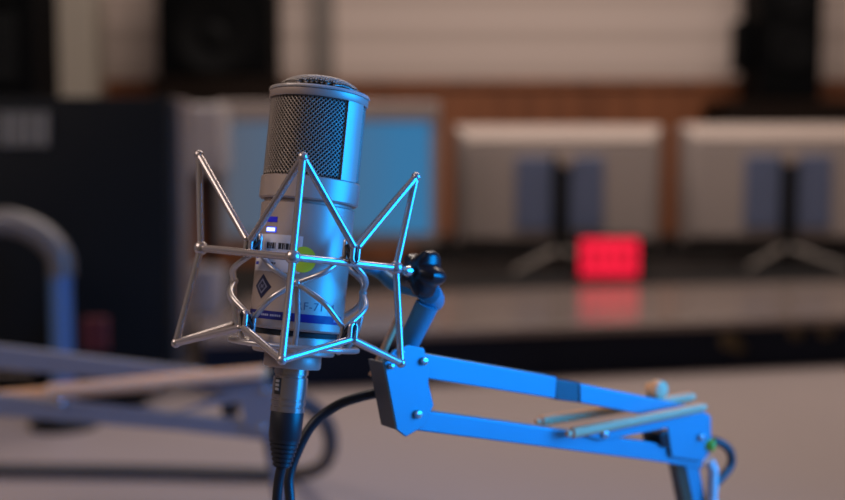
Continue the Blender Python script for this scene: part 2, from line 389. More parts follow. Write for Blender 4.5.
# white cup, pale desk speaker, red box
c = RZ(207, 313, BRIDGE_Z)
rt = empty('cup', c, 'white cup standing on the raised shelf left of the microphone', 'cup')
bm = nb(); add_lathe(bm, [(.026, .0003), (.034, .012), (.038, .085), (.0385, .088), (.035, .086), (.031, .014), (.001, .010)], Matrix.Translation(c), seg=32); obj('bowl', bm, M['white_cup'], rt)
bm = nb(); add_tube(bm, catmull([c + V((-.036, 0, .070)), c + V((-.058, 0, .066)), c + V((-.060, 0, .040)), c + V((-.036, 0, .028))]), .005, 10); obj('handle', bm, M['white_cup'], rt)
Yp = 2.35
ps = empty('desk_speaker', V((RY(203, 250, Yp).x, Yp + .07, BRIDGE_Z)), 'pale grey upright speaker between the black monitor and the lit screen', 'speaker')
p0 = RY(187, 104, Yp); p1 = RY(222, 180, Yp); zsp = RY(200, 174, Yp).z
bm = nb(); add_box(bm, (p0.x, Yp, zsp), (p1.x, Yp + .12, p0.z)); obj('cabinet', bm, M['pale_case'], ps, bevel=0.008)
bm = nb(); add_tube(bm, [((p0.x + p1.x) / 2, Yp + .06, BRIDGE_Z + .01), ((p0.x + p1.x) / 2, Yp + .06, zsp + .001)], .014, 14); obj('stand_post', bm, M['dark_plastic'], ps)
bm = nb(); add_lathe(bm, [(.06, 0.0003), (.06, .008), (.03, .012)], Matrix.Translation(V(((p0.x + p1.x) / 2, Yp + .06, BRIDGE_Z))), seg=28); obj('base', bm, M['dark_plastic'], ps)
for zf, r in ((0.35, .026), (0.75, .014)):
    bm = nb(); add_lathe(bm, [(r, 0), (r, .003), (r * .8, .004), (r * .3, .0015)], Matrix.Translation(V(((p0.x + p1.x) / 2, Yp - .0002, zsp + (p0.z - zsp) * zf))) @ Matrix.Rotation(R_(90), 4, 'X'), seg=24); obj('driver', bm, M['pale_case'], ps)

# big black monitor seen from behind at far left, standing on the desk
YB = 1.93
q0 = RY(-60, 96, YB); q1 = RY(168, 372, YB)
bx = (q0.x + q1.x) / 2
bb = empty('monitor', V((bx, YB + .08, TABLE_Z)), 'large black monitor seen from behind at the far left with a pale badge', 'monitor')
bm = nb()
def hull(bm, pts):
    vs = [bm.verts.new(V(p)) for p in pts]; bmesh.ops.convex_hull(bm, input=vs); return bm
near = [RY(75, 178, YB - .05), RY(-60, 182, YB - .05), RY(-60, 360, YB - .05), RY(100, 360, YB - .035), RY(158, 112, YB - .004), RY(162, 366, YB - .004)]
rim = [RY(-60, 97, YB), RY(167, 97, YB), RY(168, 372, YB), RY(-60, 372, YB)]
hull(bm, near + rim + [p + V((0, .05, 0)) for p in rim]); obj('rear_shell', bm, M['black_gloss'], bb, bevel=0.004)
bm = nb(); e0 = RY(169, 97, YB); e1 = RY(169, 372, YB)
add_box(bm, (e0.x - .001, YB + .0505, e1.z), (e0.x + .006, YB + .15, e0.z)); add_box(bm, (q0.x, YB + .0505, e1.z), (e0.x - .001, YB + .06, e0.z)); obj('bezel', bm, M['case_edge'], bb, bevel=0.003, label='taupe side bezel, light on it painted in')
pz = [RY(0, 113, YB - .018), RY(50, 113, YB - .018), RY(50, 147, YB - .036), RY(0, 147, YB - .036)]
bm = nb()
for i in range(4):
    f = lambda t: (pz[0].lerp(pz[1], t), pz[3].lerp(pz[2], t))
    t0 = i * .26; a0, b0 = f(t0); a1, b1 = f(t0 + .2); add_prism(bm, [a0, a1, b1, b0], V((0, -.004, .002)))
obj('badge', bm, M['badge'], bb)
bm = nb(); add_box(bm, (bx - .05, YB + .02, TABLE_Z + .014), (bx + .05, YB + .05, q1.z + .03)); obj('stand_neck', bm, M['black_case'], bb, bevel=0.005)
bm = nb(); add_box(bm, (bx - .16, YB - .08, TABLE_Z + .0003), (bx + .16, YB + .14, TABLE_Z + .0135)); obj('base_plate', bm, M['black_case'], bb, bevel=0.006)

# grey arched tube on a post in front of it
YA = 1.72
ar = empty('desk_stand', V((RY(60, 400, YA).x, YA, TABLE_Z)), 'grey arched tube on a blue-lit post before the black monitor', 'stand')
bm = nb(); add_tube(bm, catmull([RY(-40, 258, YA), RY(-22, 228, YA), RY(8, 222, YA), RY(40, 234, YA), RY(59, 255, YA), RY(62, 276, YA)], 8), .0195, 20); obj('arch', bm, M['chrome_tube'], ar)
zt = RY(62, 272, YA).z; xc = RY(61, 300, YA).x
bm = nb(); add_tube(bm, [(xc, YA, TABLE_Z + .012), (xc, YA, zt)], .0165, 20); obj('post', bm, M['post_blue_lit'], ar, label='post with blue light painted in')
bm = nb(); add_lathe(bm, [(.05, .0003), (.05, .008), (.03, .014), (.018, .016)], Matrix.Translation(V((xc, YA, TABLE_Z))), seg=32); obj('base', bm, M['dark_plastic'], ar)
# small red box on the desk
YR = 1.79; p0 = RY(82, 352, YR); p1 = RY(106, 318, YR)
rb = empty('indicator_box', V(((p0.x + p1.x) / 2, YR + .02, TABLE_Z)), 'small dark red box on a black stem at the foot of the black monitor', 'box')
bm = nb(); add_box(bm, (p0.x, YR, p0.z), (p1.x, YR + .02, p1.z)); obj('housing', bm, M['red_box'], rb, bevel=0.004)
bm = nb(); add_tube(bm, [((p0.x + p1.x) / 2, YR + .01, TABLE_Z + .006), ((p0.x + p1.x) / 2, YR + .01, p0.z)], .006, 10); add_lathe(bm, [(.022, .0003), (.022, .005), (.008, .008)], Matrix.Translation(V(((p0.x + p1.x) / 2, YR + .01, TABLE_Z))), seg=24); obj('stem', bm, M['dark_plastic'], rb)

# speakers and rack by the back wall
def loudspeaker(name, x0, y0, x1, y1, Y, depth, label, stand=True, drv=((.3, .34), (.74, .15)), cat='speaker'):
    p0 = RY(x0, y1, Y); p1 = RY(x1, y0, Y); w = p1.x - p0.x; cx = (p0.x + p1.x) / 2; h = p1.z - p0.z
    root = empty(name, V((cx, Y + depth / 2, 0 if stand else p0.z)), label, cat)
    bm = nb(); add_box(bm, (p0.x, Y, p0.z), (p1.x, Y + depth, p1.z)); obj('cabinet', bm, M['black_case'], root, bevel=0.01)
    for zf, rf in drv:
        r = rf * min(w, h); bm = nb()
        add_lathe(bm, [(r, 0), (r, .008), (r * .88, .010), (r * .8, .004), (r * .35, .001), (r * .3, .006), (r * .05, .010)], Matrix.Translation(V((cx, Y - .0003, p0.z + h * zf))) @ Matrix.Rotation(R_(90), 4, 'X'), seg=36)
        obj('driver', bm, M['cone'], root)
    if stand:
        bm = nb(); add_tube(bm, [(cx, Y + depth / 2, .02), (cx, Y + depth / 2, p0.z)], .025, 16); obj('stand_pole', bm, M['black_case'], root)
        bm = nb(); add_box(bm, (cx - .16, Y + .01, .0003), (cx + .16, Y + depth - .01, .02)); obj('stand_base', bm, M['black_case'], root, bevel=0.005)
    return root, p0, p1
for x0, y0, x1, y1, lb in ((150, 77, 276, 106, 'dark wall shelf under the wide loudspeaker'), (722, 100, 872, 128, 'dark wall shelf under the tall loudspeaker at right')):
    p0 = RY(x0, y1, 3.94); p1 = RY(x1, y0, 3.94); sf = empty('wall_shelf', V(((p0.x + p1.x) / 2, 4.1, p0.z)), lb, 'shelf', 'wall shelves under the loudspeakers')
    bm = nb(); add_box(bm, (p0.x, 3.94, p1.z - .02), (p1.x, 4.254, p1.z)); obj('board', bm, M['shelf'], sf, bevel=.003)
    bm = nb(); add_box(bm, (p0.x + .01, 3.945, p0.z), (p1.x - .01, 4.254, p1.z - .0205)); obj('apron', bm, M['shelf'], sf, bevel=.003)
    if x0 < 300: zL = p1.z
    else: zR = p1.z
ls, p0, p1 = loudspeaker('loudspeaker', 157, -60, 270, 76.6, 3.96, .27, 'wide black loudspeaker on the wall shelf left of the microphone head', stand=False)
rs, p0, p1 = loudspeaker('loudspeaker', 760, -70, 826, 99.5, 3.96, .27, 'tall black loudspeaker on the wall shelf above the right-hand monitor', stand=False, drv=((.32, .38), (.60, .30), (.86, .16)))
bm = nb(); s0 = RY(740, 70, 4.0); s1 = RY(761, 18, 4.0); add_box(bm, (s0.x, 4.05, s0.z), (p0.x - .0003, 4.14, s1.z)); obj('side_bracket', bm, M['black_case'], rs, bevel=0.01)
for o_ in (ls, rs): o_['group'] = 'black loudspeakers on the back wall'
# tall rack at far left
rk = empty('equipment_rack', V((RY(0, 0, 2.9).x - .1, 2.95, 0)), 'tall black equipment rack in the upper left corner', 'rack')
x1 = RY(34, 50, 2.85).x; bm = nb(); add_box(bm, (x1 - .62, 2.85, .04), (x1, 3.05, 2.0)); obj('frame', bm, M['black_case'], rk, bevel=0.008)
for i in range(9):
    z = .12 + i * .2; bm = nb(); add_box(bm, (x1 - .58, 2.838, z), (x1 - .04, 2.8497, z + .17)); pn = obj('rack_panel', bm, M['black_gloss'], rk, bevel=0.003)
    bm = nb(); bm.free()
    for x in (x1 - .52, x1 - .1): bm = nb(); add_lathe(bm, [(.012, 0), (.011, .014)], Matrix.Translation(V((x, 2.8377, z + .085))) @ Matrix.Rotation(R_(90), 4, 'X'), seg=12); obj('knob', bm, M['dark_plastic'], pn)
bm = nb(); add_box(bm, (x1 - .6, 2.88, 0), (x1 - .02, 3.03, .0395)); obj('plinth', bm, M['dark_plastic'], rk)

# ------------------------------------------------------------------ microphone
PXM = 0.000531                      # metres per pixel in the focal plane
MD = 0.623
mc = P(303, 258, MD)
nax = (RIGHT * .0963 + UP * .994 + FWD * .049).normalized()
ux = (RIGHT - nax * RIGHT.dot(nax)).normalized(); vy = nax.cross(ux)      # vy points away from the camera
MM = Matrix.Identity(4)
for i in range(3): MM[i][0] = ux[i]; MM[i][1] = vy[i]; MM[i][2] = nax[i]; MM[i][3] = mc[i]
def S_(px): return px * PXM
def cyl(phi, r, s):                 # phi: degrees from the camera-facing side, positive to the right
    a_ = R_(phi); return MM @ V((r * math.sin(a_), -r * math.cos(a_), s))
RB = S_(46.5); RH = S_(49.5)
mic = empty('microphone', MM @ V((0, 0, S_(-106))), 'silver studio microphone with a mesh head held in the wire shock mount', 'microphone')
bm = nb(); add_lathe(bm, [(RB * .5, S_(-72)), (RB - .0012, S_(-72)), (RB, S_(-70)), (RB, S_(51)), (RB - .0008, S_(52)), (RB - .0014, S_(52.5)), (RB - .0014, S_(55)), (RB * .5, S_(55))], MM, 96); obj('body', bm, M['nickel'], mic)
bm = nb(); add_lathe(bm, [(RH - .004, S_(55.2)), (RH - .0008, S_(55.2)), (RH, S_(57)), (RH, S_(77)), (RH - .0005, S_(78)), (RH - .004, S_(78))], MM, 96, closed=True); obj('collar', bm, M['nickel'], mic)
bm = nb(); add_lathe(bm, [(RH - .0055, S_(156)), (RH - .0004, S_(156)), (RH, S_(157)), (RH, S_(163)), (RH - .0006, S_(163.5)), (RH - .0055, S_(163.5))], MM, 96, closed=True); obj('head_band', bm, M['nickel'], mic)
bm = nb(); add_lathe(bm, [(RH - .0045, S_(163.6)), (RH + .0004, S_(163.6)), (RH + .0007, S_(165)), (RH + .0002, S_(166.8)), (RH - .0022, S_(167.6)), (RH - .0050, S_(167.0))], MM, 96, closed=True); obj('head_lip', bm, M['nickel_lip'], mic, label='polished lip at the top of the head')
def arc_patch(bm, f0, f1, s0, s1, ri, ro, n=14):
    n = max(2, int(abs(f1 - f0) / 2.2))
    fr_ = [f0 + (f1 - f0) * k / n for k in range(n + 1)]
    A = [[bm.verts.new(cyl(f, r, s)) for f in fr_] for (r, s) in ((ro, s0), (ro, s1), (ri, s1), (ri, s0))]
    for q_ in range(4):
        X, Y = A[q_], A[(q_ + 1) % 4]
        for k in range(n): bm.faces.new((X[k], X[k+1], Y[k+1], Y[k]))
    bm.faces.new([A[q_][0] for q_ in range(4)]); bm.faces.new([A[q_][-1] for q_ in range(3, -1, -1)])
    return bm
for fc in (56, 236):
    bm = nb(); arc_patch(bm, fc - 14, fc + 14, S_(78.1), S_(155.9), RH - .003, RH - .0001); obj('grille_post', bm, M['nickel'], mic)
bm = nb(); add_lathe(bm, [(S_(42), S_(78)), (S_(42), S_(163)), (S_(30), S_(168))], MM, 48); obj('capsule_housing', bm, M['black_in'], mic)
def grille(bm, f0, f1, s0, s1, r):
    rows = 34; cols = int((f1 - f0) / 5.2)
    dv = {}
    def gv(i2, j):
        if (i2, j) not in dv: dv[(i2, j)] = bm.verts.new(cyl(f0 + (f1 - f0) * i2 / (2 * cols), r, s0 + (s1 - s0) * j / rows))
        return dv[(i2, j)]
    for j in range(0, rows - 1):
        for i in range(cols + 1):
            i2 = 2 * i + (j % 2)
            if i2 - 1 < 0 or i2 + 1 > 2 * cols: continue
            bm.faces.new((gv(i2, j), gv(i2 + 1, j + 1), gv(i2, j + 2), gv(i2 - 1, j + 1)))
    return bm
for fc in (-34, 146):
    bm = nb(); grille(bm, fc - 76.5, fc + 76.5, S_(78), S_(156.5), RH - .0014)
    g = obj('side_grille', bm, M['grille'], mic); wf = g.modifiers.new('wire', 'WIREFRAME'); wf.thickness = .00105; wf.use_even_offset = False
# domed top grille
bm = nb(); Rd = RH - .0042; n = 17; dv = {}
for i in range(-n, n + 1):
    for j in range(-n, n + 1):
        if (i + j) % 2: continue
        x = Rd * i / n * 1.0; y = Rd * j / n; r = math.hypot(x, y)
        if r > Rd: continue
        dv[(i, j)] = bm.verts.new(MM @ V((x, y, S_(168.5) + S_(12.5) * (1 - (r / Rd) ** 3.6))))
for (i, j) in list(dv):
    k4 = [(i, j), (i + 1, j + 1), (i, j + 2), (i - 1, j + 1)]
    if all(k_ in dv for k_ in k4): bm.faces.new([dv[k_] for k_ in k4])
g = obj('top_grille', bm, M['grille'], mic); wf = g.modifiers.new('wire', 'WIREFRAME'); wf.thickness = .0013; wf.use_even_offset = False
bm = nb(); add_lathe(bm, [(Rd * .97, S_(163)), (Rd * .95, S_(165)), (Rd * .75, S_(168)), (Rd * .4, S_(172)), (.0005, S_(172.5))], MM, 48); obj('dome_lining', bm, M['black_in'], mic)
# base with threaded neck
bm = nb(); add_lathe(bm, [(RB * .9, S_(-72.2)), (RB * .9, S_(-77))], MM, 64); obj('base_groove', bm, M['black_in'], mic)
bm = nb(); add_lathe(bm, [(S_(20), S_(-77.2)), (S_(40), S_(-77.2)), (S_(41), S_(-79)), (S_(41), S_(-94)), (S_(39.5), S_(-95.5)), (S_(20), S_(-95.5))], MM, 64); obj('base_cap', bm, M['nickel'], mic)
# markings
def patch(name, f0, f1, s0, s1, m, parent, lift=.00012, label=None):
    bm = nb(); arc_patch(bm, f0, f1, s0, s1, RB - .0002, RB + lift, 12); return obj(name, bm, m, parent, label=label)
lab = patch('label_sticker', -71, 4, S_(-17), S_(19), M['sticker_white'], mic, .00014, 'white printed label')
def marks(name, rows, m, parent, lift):
    bm = nb()
    for (f0, f1, s0, s1) in rows: arc_patch(bm, f0, f1, s0, s1, RB + lift - .0001, RB + lift, 3)
    return obj(name, bm, m, parent)
rows = []; f = -44
for wd in (3, 1.2, 2, 3.4, 1, -3, 4, 2.2, 1, 3.6, 2, 1.4, 3):
    if wd < 0: f += 3; continue
    rows.append((f, f + wd, S_(5), S_(11))); f += wd + .9
marks('barcode', rows, M['ink'], lab, .00022)
rows = []; f = -44
for wd in (4, 3, 2, -3, 5, 2, 4): 
    if wd < 0: f += 3; continue
    rows.append((f, f + wd, S_(-5), S_(-2.5))); f += wd + 1
f = -42
for wd in (3, 2, 4, 2): rows.append((f, f + wd, S_(-10), S_(-8))); f += wd + 1.2
marks('fine_print', rows, M['ink_grey'], lab, .00022)
marks('blue_mark', [(-66, -56, S_(5), S_(12)), (-69, -62, S_(-5), S_(-2)), (-69, -59, S_(-11), S_(-8))], M['ink_blue'], lab, .00022)
def led(s, core, halo):
    lo_ = patch('indicator_light', -48, -31.5, S_(s - 2.6), S_(s + 2.6), halo, mic, .0003)
    if core: bm = nb(); arc_patch(bm, -46.5, -33, S_(s - 1.7), S_(s + 1.7), RB + .0003, RB + .0006, 8); obj('lit_core', bm, core, lo_)
led(23.5, M['led_on'], M['led_halo']); led(33.5, None, M['led_off'])
# round yellow-green sticker
bm = nb()
def disc_on(bm, fc, sc, rad_s, lift, n=32, th=.00015):
    top = []; bot = []
    for k in range(n):
        a_ = 2 * math.pi * k / n; f_ = fc + math.degrees(rad_s * math.cos(a_) / RB); s_ = sc + rad_s * math.sin(a_)
        top.append(bm.verts.new(cyl(f_, RB + lift, s_))); bot.append(bm.verts.new(cyl(f_, RB + lift - th, s_)))
    c_ = bm.verts.new(cyl(fc, RB + lift, sc))
    for k in range(n):
        bm.faces.new((top[k], top[(k+1)%n], c_)); bm.faces.new((top[k], bot[k], bot[(k+1)%n], top[(k+1)%n]))
disc_on(bm, 6.5, S_(-3), S_(12.5), .0003); obj('round_sticker', bm, M['round_sticker'], mic, label='round yellow-green sticker')
# diamond emblem
def diamond(fc, sc, hf, hs, lift, m, name, parent, hole=0):
    bm = nb(); o4 = [(fc, sc + hs), (fc + hf, sc), (fc, sc - hs), (fc - hf, sc)]
    def sub(t): # finer outline follows the curve
        out = []
        for k in range(4):
            for q_ in range(6):
                u_ = q_ / 6; out.append((o4[k][0] * (1-u_) + o4[(k+1)%4][0] * u_, o4[k][1] * (1-u_) + o4[(k+1)%4][1] * u_))
        return [(fc + (x - fc) * t, sc + (y - sc) * t) for x, y in out]
    ts = [1.0, .66, .33] if not hole else [1.0, hole]
    rings = [[bm.verts.new(cyl(x, RB + lift, y)) for x, y in sub(t)] for t in ts]
    for A, B in zip(rings, rings[1:]):
        for k in range(24): bm.faces.new((A[k], A[(k+1)%24], B[(k+1)%24], B[k]))
    if not hole:
        cc = bm.verts.new(cyl(fc, RB + lift, sc))
        for k in range(24): bm.faces.new((rings[-1][k], rings[-1][(k+1)%24], cc))
    low = [bm.verts.new(cyl(x, RB - .0001, y)) for x, y in sub(1.0)]
    for k in range(24): bm.faces.new((rings[0][k], low[k], low[(k+1)%24], rings[0][(k+1)%24]))
    return obj(name, bm, m, parent)
em = diamond(-45, S_(-32), 15, S_(12), .0002, M['diamond'], 'emblem', mic)
diamond(-45, S_(-32), 9, S_(7.4), .00035, M['diamond_in'], 'emblem_outline', em, hole=.72)
marks('emblem_mark', [(-47.5, -46, S_(-34), S_(-30)), (-44, -42.5, S_(-34), S_(-30)), (-47.5, -42.5, S_(-32.6), S_(-31.4))], M['diamond_in'], em, .00035)
bnd = patch('blue_band', -85, 73, S_(-63), S_(-55), M['band_blue'], mic, .00015, 'dark blue band around the foot of the body')
rows = []; f = -62
for wd in (2, 1.5, 2, 2, 1.6, 1.8, 2, -2, 2.4, 2, 2.4, 2, -2, 1.4, 1.8, 1.2, 2, 1.5, 1.6):
    if wd < 0: f += 2; continue
    rows.append((f, f + wd, S_(-60), S_(-58))); f += wd + .8
marks('band_lettering', rows, M['white_ink'], bnd, .00025)
marks('band_mark', [(56, 58, S_(-60.5), S_(-57)), (59, 61, S_(-60.5), S_(-57))], M['white_ink'], bnd, .00025)
def wrap_text(txt, size, fc, sc, m, name, parent):
    cu = bpy.data.curves.new('t', 'FONT'); cu.body = txt; cu.size = size; cu.align_x = 'LEFT'; cu.extrude = .00004; cu.space_character = 1.12
    to = bpy.data.objects.new('t', cu); C.objects.link(to)
    dg = bpy.context.evaluated_depsgraph_get(); me = bpy.data.meshes.new_from_object(to.evaluated_get(dg))
    bpy.data.objects.remove(to); bpy.data.curves.remove(cu)
    bm = nb(); bm.from_mesh(me); bpy.data.meshes.remove(me)
    for v in bm.verts:
        v.co = cyl(fc + math.degrees(v.co.x / RB), RB + .00012 + v.co.z, sc + v.co.y)
    return obj(name, bm, m, parent, smooth=False)
wrap_text('RF-71 M', .0058, 3, S_(-51), M['ink_grey'], 'model_lettering', mic)
marks('engraved_mark', [(-26, -24.5, S_(-43), S_(-38))], M['ink'], mic, .00012)

# XLR plug and cable (one thing: the cable)
cab = empty('microphone_cable', MM @ V((0, 0, S_(-208))), 'black microphone cable plugged into the underside of the silver microphone', 'cable')
bm = nb(); add_lathe(bm, [(S_(12), S_(-96)), (S_(28), S_(-96)), (S_(28.5), S_(-97)), (S_(28.5), S_(-108)), (S_(27.5), S_(-109.5)), (S_(12), S_(-109.5))], MM, 6 * 8); obj('lock_nut', bm, M['nickel'], mic)
bm = nb(); add_lathe(bm, [(S_(10), S_(-109.6)), (S_(17), S_(-109.6)), (S_(17), S_(-116)), (S_(15.8), S_(-116.5)), (S_(15.8), S_(-118.5)), (S_(17.2), S_(-119)), (S_(17.2), S_(-140)),
     (S_(16.4), S_(-140.6)), (S_(16.4), S_(-142)), (S_(17.2), S_(-142.5)), (S_(17.2), S_(-146)), (S_(16.4), S_(-146.6)), (S_(16.4), S_(-148)), (S_(17.2), S_(-148.6)), (S_(17.2), S_(-153)), (S_(10), S_(-153))], MM, 48)
sh = obj('connector_shell', bm, M['shell'], cab, label='silver connector shell')
bm = nb()
def cylr(phi, r, s): return cyl(phi, r, s)
fr_ = [(-58, -30)]
arc_patch(bm, -52, -26, S_(-136), S_(-120), S_(16), S_(17.6), 6); latch = obj('release_latch', bm, M['black_in'], sh)
bm = nb()
for s in (-123, -127, -131): arc_patch(bm, -46, -31, S_(s - 1.3), S_(s + 1.3), S_(17.2), S_(18.2), 4)
obj('latch_ridges', bm, M['nickel_lip'], latch)
prof = [(S_(9), S_(-153.2)), (S_(16), S_(-153.2)), (S_(16.6), S_(-155)), (S_(16.2), S_(-178)), (S_(15.4), S_(-180))]
s = -181
for k in range(6):
    r = 15.2 - k * 1.15
    prof += [(S_(r), S_(s)), (S_(r), S_(s - 2.6)), (S_(r - 1.6), S_(s - 3.0)), (S_(r - 1.7), S_(s - 4.2))]; s -= 4.6
prof += [(S_(6.4), S_(s)), (S_(4), S_(s))]
bm = nb(); add_lathe(bm, prof, MM, 40); obj('strain_relief', bm, M['rubber'], cab)
p_end = MM @ V((0, 0, S_(-206)))
pts = [p_end, P(279, 480, .618), P(277, 500, .618), P(277, 530, .620), P(284, 552, .626), P(290, 530, .634), P(290, 500, .638), P(289, 478, .640), P(296, 455, .642), P(312, 425, .644), P(336, 406, .647), P(360, 397, .650), P(384, 392, .654)]
bm = nb(); add_tube(bm, catmull(pts, 8), S_(5.2), 14); obj('cord', bm, M['rubber'], cab)

# ------------------------------------------------------------------ wire shock mount
smt = empty('shock_mount', P(292, 352, MD), 'wire cage shock mount wrapped around the silver microphone', 'shock mount')
c1 = P(299, 258, MD)
def lvl(px, py): # axis point of the cage at some image height
    return RP(px, py, c1, (vy)).copy()
cU = P(308, 167, .6272); cL = P(289, 353, .619)
def four(c, F, Lp, Rp):
    F = V(F); Lp = V(Lp); Rp = V(Rp); return {'F': F, 'L': Lp, 'R': Rp, 'K': c * 2 - F}
UPR = four(cU, P(303, 157, .6272 - .0575), P(199, 155, .6305), P(416, 177, .624))
MID = four(c1, P(293, 257, MD - .0515), P(201, 248, .6262), P(396, 268, .620))
LOW = four(cL, P(282, 360, .619 - .0600), P(176, 343, .6225), P(401, 363, .6158))
vU = {'FL': P(249, 239, .5985), 'FR': P(356, 246, .5945)}
vL = {'FL': P(242, 328, .5935), 'FR': P(352, 340, .5895)}
def axpt(c, p): # point on the axis through c level with p
    return c + nax * (p - c).dot(nax)
for v_ in (vU, vL):
    v_['KR'] = axpt(c1, v_['FL']) * 2 - v_['FL']; v_['KL'] = axpt(c1, v_['FR']) * 2 - v_['FR']
RR = S_(3.6); RI = S_(2.7)
sides = (('FL', 'F', 'L'), ('FR', 'F', 'R'), ('KR', 'K', 'R'), ('KL', 'K', 'L'))
bm = nb()
for k in 'FLRK':
    add_tube(bm, [UPR[k], MID[k], LOW[k]], RR, 14)
    for Q_ in (UPR, LOW): add_ball(bm, Q_[k], RR * 1.35)
    add_ball(bm, MID[k], RR * 2.0)
for key, a_, b_ in sides:
    add_tube(bm, [MID[a_], MID[b_]], RR, 14)
hooks = []
for vset, corner, sgn in ((vU, UPR, -1), (vL, LOW, 1)):
    for key, a_, b_ in sides:
        m_ = vset[key]; rad = (m_ - axpt(c1, m_)); rad.normalize(); tan = nax.cross(rad).normalized()
        if (corner[a_] - m_).dot(tan) < 0: tan = -tan
        # rods run in to the valley and fold into a hairpin that points to the middle of the cage
        hw = .0019; hl = .0062
        pA = m_ + tan * hw; pB = m_ - tan * hw
        add_tube(bm, [corner[a_], pA], RR, 14); add_tube(bm, [corner[b_], pB], RR, 14)
        arc = [pA] + [m_ + tan * hw * math.cos(t) + nax * sgn * (hl + hw * math.sin(t)) for t in [math.pi * q_ / 8 for q_ in range(9)]] + [pB]
        add_tube(bm, arc, RR * .72, 12)
        add_ball(bm, pA, RR); add_ball(bm, pB, RR)
        hooks.append((key, m_, rad, tan, sgn))
obj('outer_cage', bm, M['rod'], smt)
# inner basket
IN = {'F': P(297, 283, MD - .0325), 'L': P(234, 281, .6255), 'R': P(363, 293, .620)}
IN['K'] = axpt(c1, IN['F']) * 2 - IN['F']
bm = nb()
inn = {}
for key, m_, rad, tan, sgn in hooks:
    ax = axpt(c1, m_); rr = (m_ - ax).length - .0062
    inn[(key, sgn)] = (ax + rad * rr + nax * sgn * .0062, rad, tan)
for (key, sgn), (p, rad, tan) in inn.items():
    a_, b_ = [(x, y) for k_, x, y in sides if k_ == key][0]
    hw = .0017; hl = .0075
    if (IN[a_] - p).dot(tan) < 0: tan = -tan
    ends = []
    for kk, sg in ((a_, 1), (b_, -1)):
        st = p + tan * sg * hw
        mid = st.lerp(IN[kk], .5); axm = axpt(c1, mid)
        mid = mid + (mid - axm).normalized() * .0055 + nax * (-sgn) * -.001
        add_tube(bm, catmull([st, mid, IN[kk]], 8), RI, 12)
    arc = [p + tan * hw] + [p + tan * hw * math.cos(t) - nax * sgn * (hl + hw * math.sin(t)) for t in [math.pi * q_ / 8 for q_ in range(9)]] + [p - tan * hw]
    add_tube(bm, arc, RI * .85, 10)
for k in 'FLRK': add_ball(bm, IN[k], RI * 1.55)
zB = -88
for k in 'FLRK':
    d_ = IN[k] - axpt(c1, IN[k]); d_.normalize()
    axb = mc + nax * S_(-86)
    b0 = IN[k]
    off = (mc - c1); off = off - nax * off.dot(nax)
    add_tube(bm, catmull([b0, (mc + nax * S_(-60)) + d_ * S_(63 if k in 'LR' else 52), (mc + nax * S_(-84)) + d_ * S_(54 if k in 'LR' else 46), (mc + nax * S_(-88)) + d_ * S_(44)], 7), RI, 12)
    add_ball(bm, (mc + nax * S_(-88)) + d_ * S_(45), RI * 1.7)
obj('inner_basket', bm, M['rod_in'], smt)
bm = nb(); mtr = MM @ Matrix.Translation((0, 0, S_(-87)))
rg = S_(63); add_tube(bm, [mtr @ V((rg * math.cos(t), rg * math.sin(t), 0)) for t in [2 * math.pi * q_ / 64 for q_ in range(65)]], RI, 10, caps=False); obj('bottom_ring', bm, M['rod_in'], smt)
for (key, m_, rad, tan, sgn) in hooks:
    p = inn[(key, sgn)][0]
    e0 = m_ + nax * sgn * .0065 + rad * .0005; e1 = p - nax * sgn * .0070 - rad * .0005
    bm = nb(); cc = (e0 + e1) / 2; dx = (e0 - e1) / 2
    wd = tan
    loop = [cc + dx * math.cos(t) * 1.15 + wd * .0022 * math.sin(t) for t in [2 * math.pi * q_ / 24 for q_ in range(25)]]
    add_tube(bm, loop, .0009, 8, caps=False)
    loop = [cc + dx * math.cos(t) * 1.15 + nax * .0042 * math.sin(t) for t in [2 * math.pi * q_ / 24 for q_ in range(25)]]
    add_tube(bm, loop, .0008, 8, caps=False)
    obj('elastic_band', bm, M['elastic'], smt)
# bracket from the cage to the swivel, with its star knob
bm = nb()
add_tube(bm, catmull([MID['R'].lerp(MID['K'], .45), P(376, 272, .660), P(392, 283, .655), P(412, 287, .650), P(428, 290, .648)], 8), [S_(6)] * 6 + [S_(8)] * 27, 16) if False else None
path = catmull([MID['R'].lerp(MID['K'], .42), P(378, 272, .655), P(394, 284, .650), P(412, 288, .647), P(430, 292, .645)], 8)
add_tube(bm, path, [S_(5.5 + 4.0 * i / (len(path) - 1)) for i in range(len(path))], 16)
obj('mounting_bracket', bm, M['arm'], smt)

